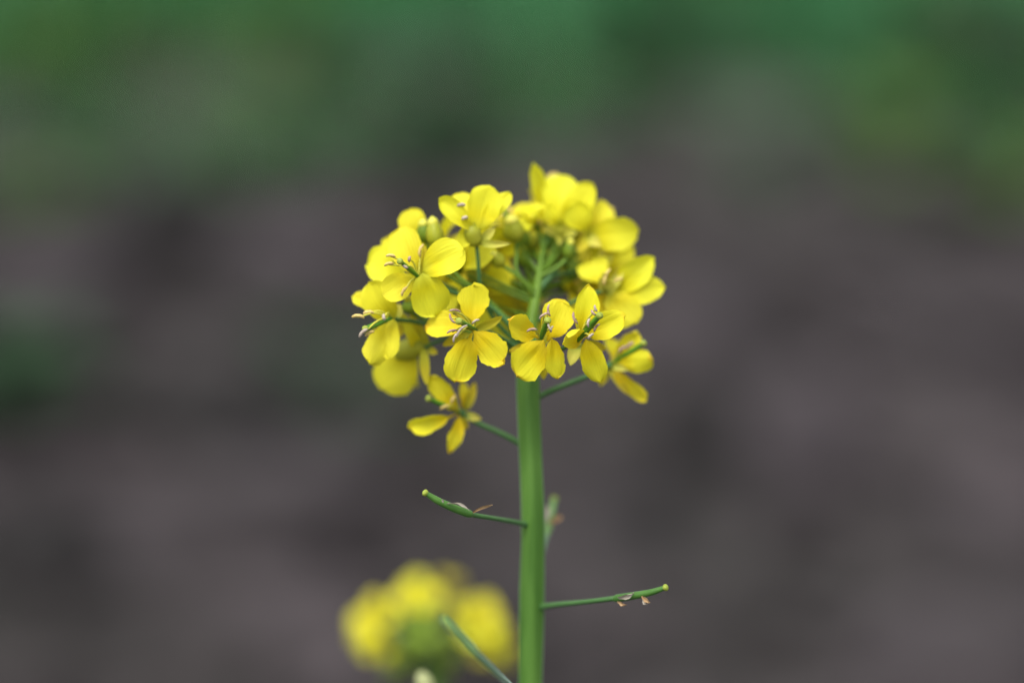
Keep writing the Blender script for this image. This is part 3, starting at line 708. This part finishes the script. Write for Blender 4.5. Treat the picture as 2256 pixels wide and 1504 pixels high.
# --- flowers at the back of the head, facing away
for px, py, d, ax, sz, mt, st in [
    (1060, 590, 27, (-0.5, 0.35, 0.3), 0.0095, LEMON, (1182, 640, 20)), (1128, 545, 33, (-0.25, 0.8, 0.45), 0.0085, LEMON, (1186, 600, 21)),
    (1270, 560, 36, (0.25, 0.7, 0.3), 0.0085, LEMON, (1190, 585, 22)), (1212, 490, 37, (0.0, 0.9, 0.5), 0.0075, LEMON, (1198, 530, 25)),
    (1050, 660, 30, (-0.5, 0.5, 0.0), 0.009, LEMON, (1172, 700, 18)), (1298, 655, 34, (0.5, 0.6, 0.1), 0.0085, GOLD, (1172, 705, 18)),
    (1150, 690, 37, (-0.2, 0.9, -0.1), 0.008, LEMON, (1172, 715, 18)), (975, 560, 25, (-0.6, 0.4, 0.5), 0.0085, LEMON, (1178, 660, 19)),
    (1020, 600, 22, (-0.5, -0.4, 0.5), 0.0095, LEMON, (1178, 668, 19)), (1095, 600, 34, (-0.4, 0.5, 0.2), 0.0085, LEMON, (1182, 650, 20)),
    (1240, 520, 40, (0.2, 0.8, 0.5), 0.0085, LEMON, (1196, 540, 24)), (1120, 500, 26, (-0.2, -0.1, 0.9), 0.0068, LEMON, (1186, 600, 21)),
    (1288, 605, 31, (0.5, 0.2, 0.3), 0.0075, GOLD, (1186, 630, 20)), (1085, 575, 30, (-0.3, -0.5, 0.5), 0.0080, LEMON, (1184, 635, 20)), (1060, 625, 26, (-0.4, -0.6, 0.1), 0.0080, LEMON, (1178, 668, 19)),
    (1262, 640, 32, (0.4, -0.4, 0.3), 0.0070, LEMON, (1182, 655, 19))]:
    gen_flower(plant, P(px, py, d), Vector(ax), sz, P(*st), mt, 4, spin=px*0.37, openness=0.85)

# --- stalks and buds in the middle of the head
bud(plant, (1137, 532, 20), None, (1126, 480, 18), 46, BUD, [(1180, 645, 19), (1140, 600, 18), (1138, 560, 20)])
gen_flower(plant, P(1186, 508, 24), Vector((-0.2, -0.35, 0.9)), 0.0054, P(1196, 550, 23), LEMON, 3, spin=0.4, openness=0.22)
bud(plant, (1160, 548, 27), None, (1148, 505, 28), 34, BUDG, [(1192, 570, 23), (1170, 560, 26)])
bud(plant, (1228, 560, 26), None, (1240, 520, 27), 34, BUDG, [(1190, 600, 21), (1215, 580, 24)])
bud(plant, (1250, 600, 28), None, (1275, 575, 29), 34, BUDG, [(1186, 625, 20), (1225, 610, 24)])
bud(plant, (1118, 618, 27), None, (1100, 590, 28), 32, BUDG, [(1178, 665, 19), (1145, 635, 23)])
bud(plant, (1208, 510, 29), None, (1212, 470, 30), 30, BUDG, [(1198, 540, 24)])
bud(plant, (1108, 585, 17), None, (1085, 558, 15), 30, BUD, [(1178, 655, 18.5), (1145, 612, 17)])
bud(plant, (905, 690, 14), None, (900, 655, 13), 34, BUDG, [(1145, 765, 16), (1030, 730, 17), (940, 705, 16)])
bud(plant, (1165, 560, 31), None, (1178, 520, 33), 30, BUDG, [(1192, 580, 22)])
bud(plant, (1235, 630, 33), None, (1262, 640, 36), 30, BUDG, [(1182, 650, 19)])
bud(plant, (1250, 570, 22), None, (1258, 530, 21), 26, BUDG, [(1188, 610, 20.5), (1225, 590, 21)])

rb = random.Random(21)
for k in range(16):
    px = rb.uniform(1135, 1285); py = rb.uniform(505, 610)-abs(px-1205)*0.1; d = rb.uniform(25, 35)
    ox, oy = (px-1195)*0.2, -rb.uniform(28, 40)
    t0 = (1184+(640-py)*0.11, min(660, py+rb.uniform(30, 60)), 20+max(0, 620-py)*0.03)
    bud(plant, (px, py, d), None, (px+ox, py+oy, d+rb.uniform(-2, 2)), rb.uniform(20, 30), BUDG if k % 3 else BUD, [t0, (0.5*(t0[0]+px), 0.5*(t0[1]+py)+8, 0.5*(t0[2]+d))])
# --- young pods left where petals have fallen
def pod(stalk, rs, body, rb, sm, bm, tip_r, label=None):
    pts = [P(*q) for q in stalk]; o = pts[0]
    s = tube(pts, [mm(r) for r in rs], 10, 6); b = tube([P(*q) for q in body], [mm(r) for r in rb], 12, 6)
    V, F, fm = join(s, b)
    p = mesh_obj('pod', V, F, [sm, bm], plant, origin=o, fm=fm)
    if label: p['label'] = label
    if tip_r:
        E, E0 = P(*body[-1]), P(*body[-2]); ax = (E-E0).normalized(); r = mm(tip_r)
        V, F = tube([E-ax*r*0.5, E-ax*r*0.1, E+ax*r*0.4, E+ax*r*0.75, E+ax*r*0.9], [r*0.6, r*0.95, r, r*0.75, r*0.3], 12, 2)
        mesh_obj('stigma', V, F, STIGMA, p)
    return p
def scrap(par, a, b, wpx, m, roll=20, name='withered_petal', **kw):
    k = dict(claw=0, point=0.3, cup=0.5, ragged=0.1, wave=0.12, nu=10, nv=6, bend=0.15, crease=0.1); k.update(kw)
    return add_petal(par, a, b, wpx, roll, m, name, **k)
p = pod([(1174, 1160, 19), (1142, 1151, 14.5), (1080, 1140, 6.5), (1036, 1133, 3)], [12, 6, 5.4, 5.8], [(1042, 1134, 3.2), (1030, 1130, 2.5), (1000, 1119, 1.5), (965, 1103, 0.7), (938, 1086, 0)],
        [5.6, 9.4, 9.2, 8.2, 5.8], PED, POD, 8, 'pod bent upward on the left of the stem')
scrap(p, (1038, 1131, 2.5), (1086, 1111, 1), 7, WITHER, 30, bend=-0.12, ragged=0.03, wave=0.02, point=0)
scrap(p, (1034, 1126, 1.5), (984, 1107, 0.2), 5, PALEDRY, 45, 'withered_filament')
scrap(p, (977, 1106, 0), (973, 1099, -0.5), 5, PALEDRY, 10, 'withered_filament')
p = pod([(1176, 1340, 20.5), (1212, 1333, 16.5), (1290, 1325, 9), (1356, 1317, 6)], [12, 6.2, 5.6, 6], [(1350, 1318, 6.3), (1362, 1317, 5.7), (1400, 1311, 4), (1435, 1304, 2.5), (1465, 1294, 1.5)],
        [5.5, 9, 8.4, 7.4, 5.6], PED, POD, 8, 'straight pod on the right of the stem')
scrap(p, (1360, 1314, 4), (1396, 1306, 3), 11, PALEDRY, 35, ragged=0.2)
scrap(p, (1360, 1322, 4.5), (1380, 1332, 3.5), 7, WITHER, 35, ragged=0.2, wave=0.2)
scrap(p, (1414, 1312, 2.5), (1432, 1326, 2), 8, WITHER, 20, ragged=0.2, wave=0.2)
scrap(p, (1418, 1316, 2.8), (1426, 1333, 2), 9, PALEDRY, 30, ragged=0.4, wave=0.3)
p = pod([(1180, 1262, 22), (1195, 1215, 28), (1203, 1180, 32)], [6, 5.5, 5.5], [(1202, 1184, 32), (1208, 1160, 33), (1214, 1130, 34), (1221, 1100, 36)], [6, 10, 9, 7], TEAL, BLOOM, 9, 'blurred pod half hidden behind the stem')
scrap(p, (1206, 1150, 31), (1236, 1135, 32), 14, WITHER, 20)
scrap(p, (1200, 1150, 30), (1206, 1110, 31), 12, PALEDRY, 20)
p = pod([(1160, 1580, 20), (1140, 1528, 4), (1096, 1484, -16), (1045, 1437, -25)], [8, 7, 7, 8], [(1050, 1441, -24.6), (1038, 1429, -25.6), (1012, 1402, -28), (990, 1378, -30), (976, 1362, -31)],
        [7.6, 9.8, 9.2, 8.4, 5.5], TEAL, BLOOM, 0, 'pale waxy pod crossing before the blurred flowers')
p = pod([(1150, 1720, 21), (1060, 1650, 34), (960, 1560, 40)], [8, 7, 7], [(965, 1565, 40), (950, 1535, 42), (935, 1503, 43), (927, 1484, 44)], [8, 17, 22, 13], TEAL, BEIGE, 0, 'pale tip at the bottom edge')

# ------------------------------------------------------------------ the second, blurred plant behind
D2 = 150
hd = P(930, 1400, D2)
b2 = Vector((hd.x+0.012, hd.y+0.03, soil_h(hd.x, hd.y)))
plant2 = empty('mustard_plant', b2, 'small blurred yellow mustard plant behind at the bottom, left of the stem', 'plant', None)
top = P(930, 1340, D2)
low = P(965, 1600, D2+4); foot = b2-Vector((0, 0, 0.02))
V, F = tube([foot, foot.lerp(low, 0.4), foot.lerp(low, 0.7), foot.lerp(low, 0.88), foot.lerp(low, 0.96), low, P(948, 1480, D2+2), P(935, 1400, D2), top], [mm(30), mm(29), mm(28), mm(27), mm(26), mm(26), mm(26), mm(22), mm(10)], 14, 6)
mesh_obj('stem', V, F, STEM, plant2)
for px, py, d, ax, sz in [
    (828, 1352, -8, (-0.35, -0.8, 0.45), 0.0070), (826, 1390, -6, (-0.4, -0.85, -0.1), 0.0062), (812, 1368, 4, (-0.8, -0.3, 0.2), 0.0060),
    (918, 1302, -4, (0.0, -0.8, 0.5), 0.0066), (902, 1312, 4, (-0.2, -0.5, 0.75), 0.0056),
    (1042, 1350, -8, (0.2, -0.85, 0.4), 0.0074), (1064, 1388, -6, (0.4, -0.85, 0.0), 0.0064), (1092, 1408, 0, (0.7, -0.5, -0.3), 0.0052), (1040, 1352, 6, (0.3, -0.3, 0.6), 0.0062)]:
    px, py = px+6, py+16; sz *= 0.95; c = P(px, py, D2+d)
    gen_flower(plant2, c, Vector(ax), sz, P(935, 1405, D2).lerp(c, 0.12), LEMON, 4, spin=px*0.21, openness=0.66)
for px, py, d in [(905, 1345, -8), (935, 1350, -10), (960, 1345, -7), (885, 1375, -6), (968, 1385, -8), (905, 1425, -4), (870, 1450, 0), (1000, 1430, -2),
                  (855, 1460, 4), (985, 1460, 2), (900, 1390, -9), (940, 1400, -11), (1010, 1400, 2), (880, 1420, -2)]:
    bud(plant2, (px*0.75+935*0.25, py+28, D2+d), None, (px, py, D2+d-3), 42, LBUD, [(937, 1430, D2)], tipm=False)
gen_flower(plant2, P(980, 1308, D2+10), Vector((0.35, 0.3, 0.8)), 0.0055, P(945, 1345, D2), GOLD, 2, openness=0.35)
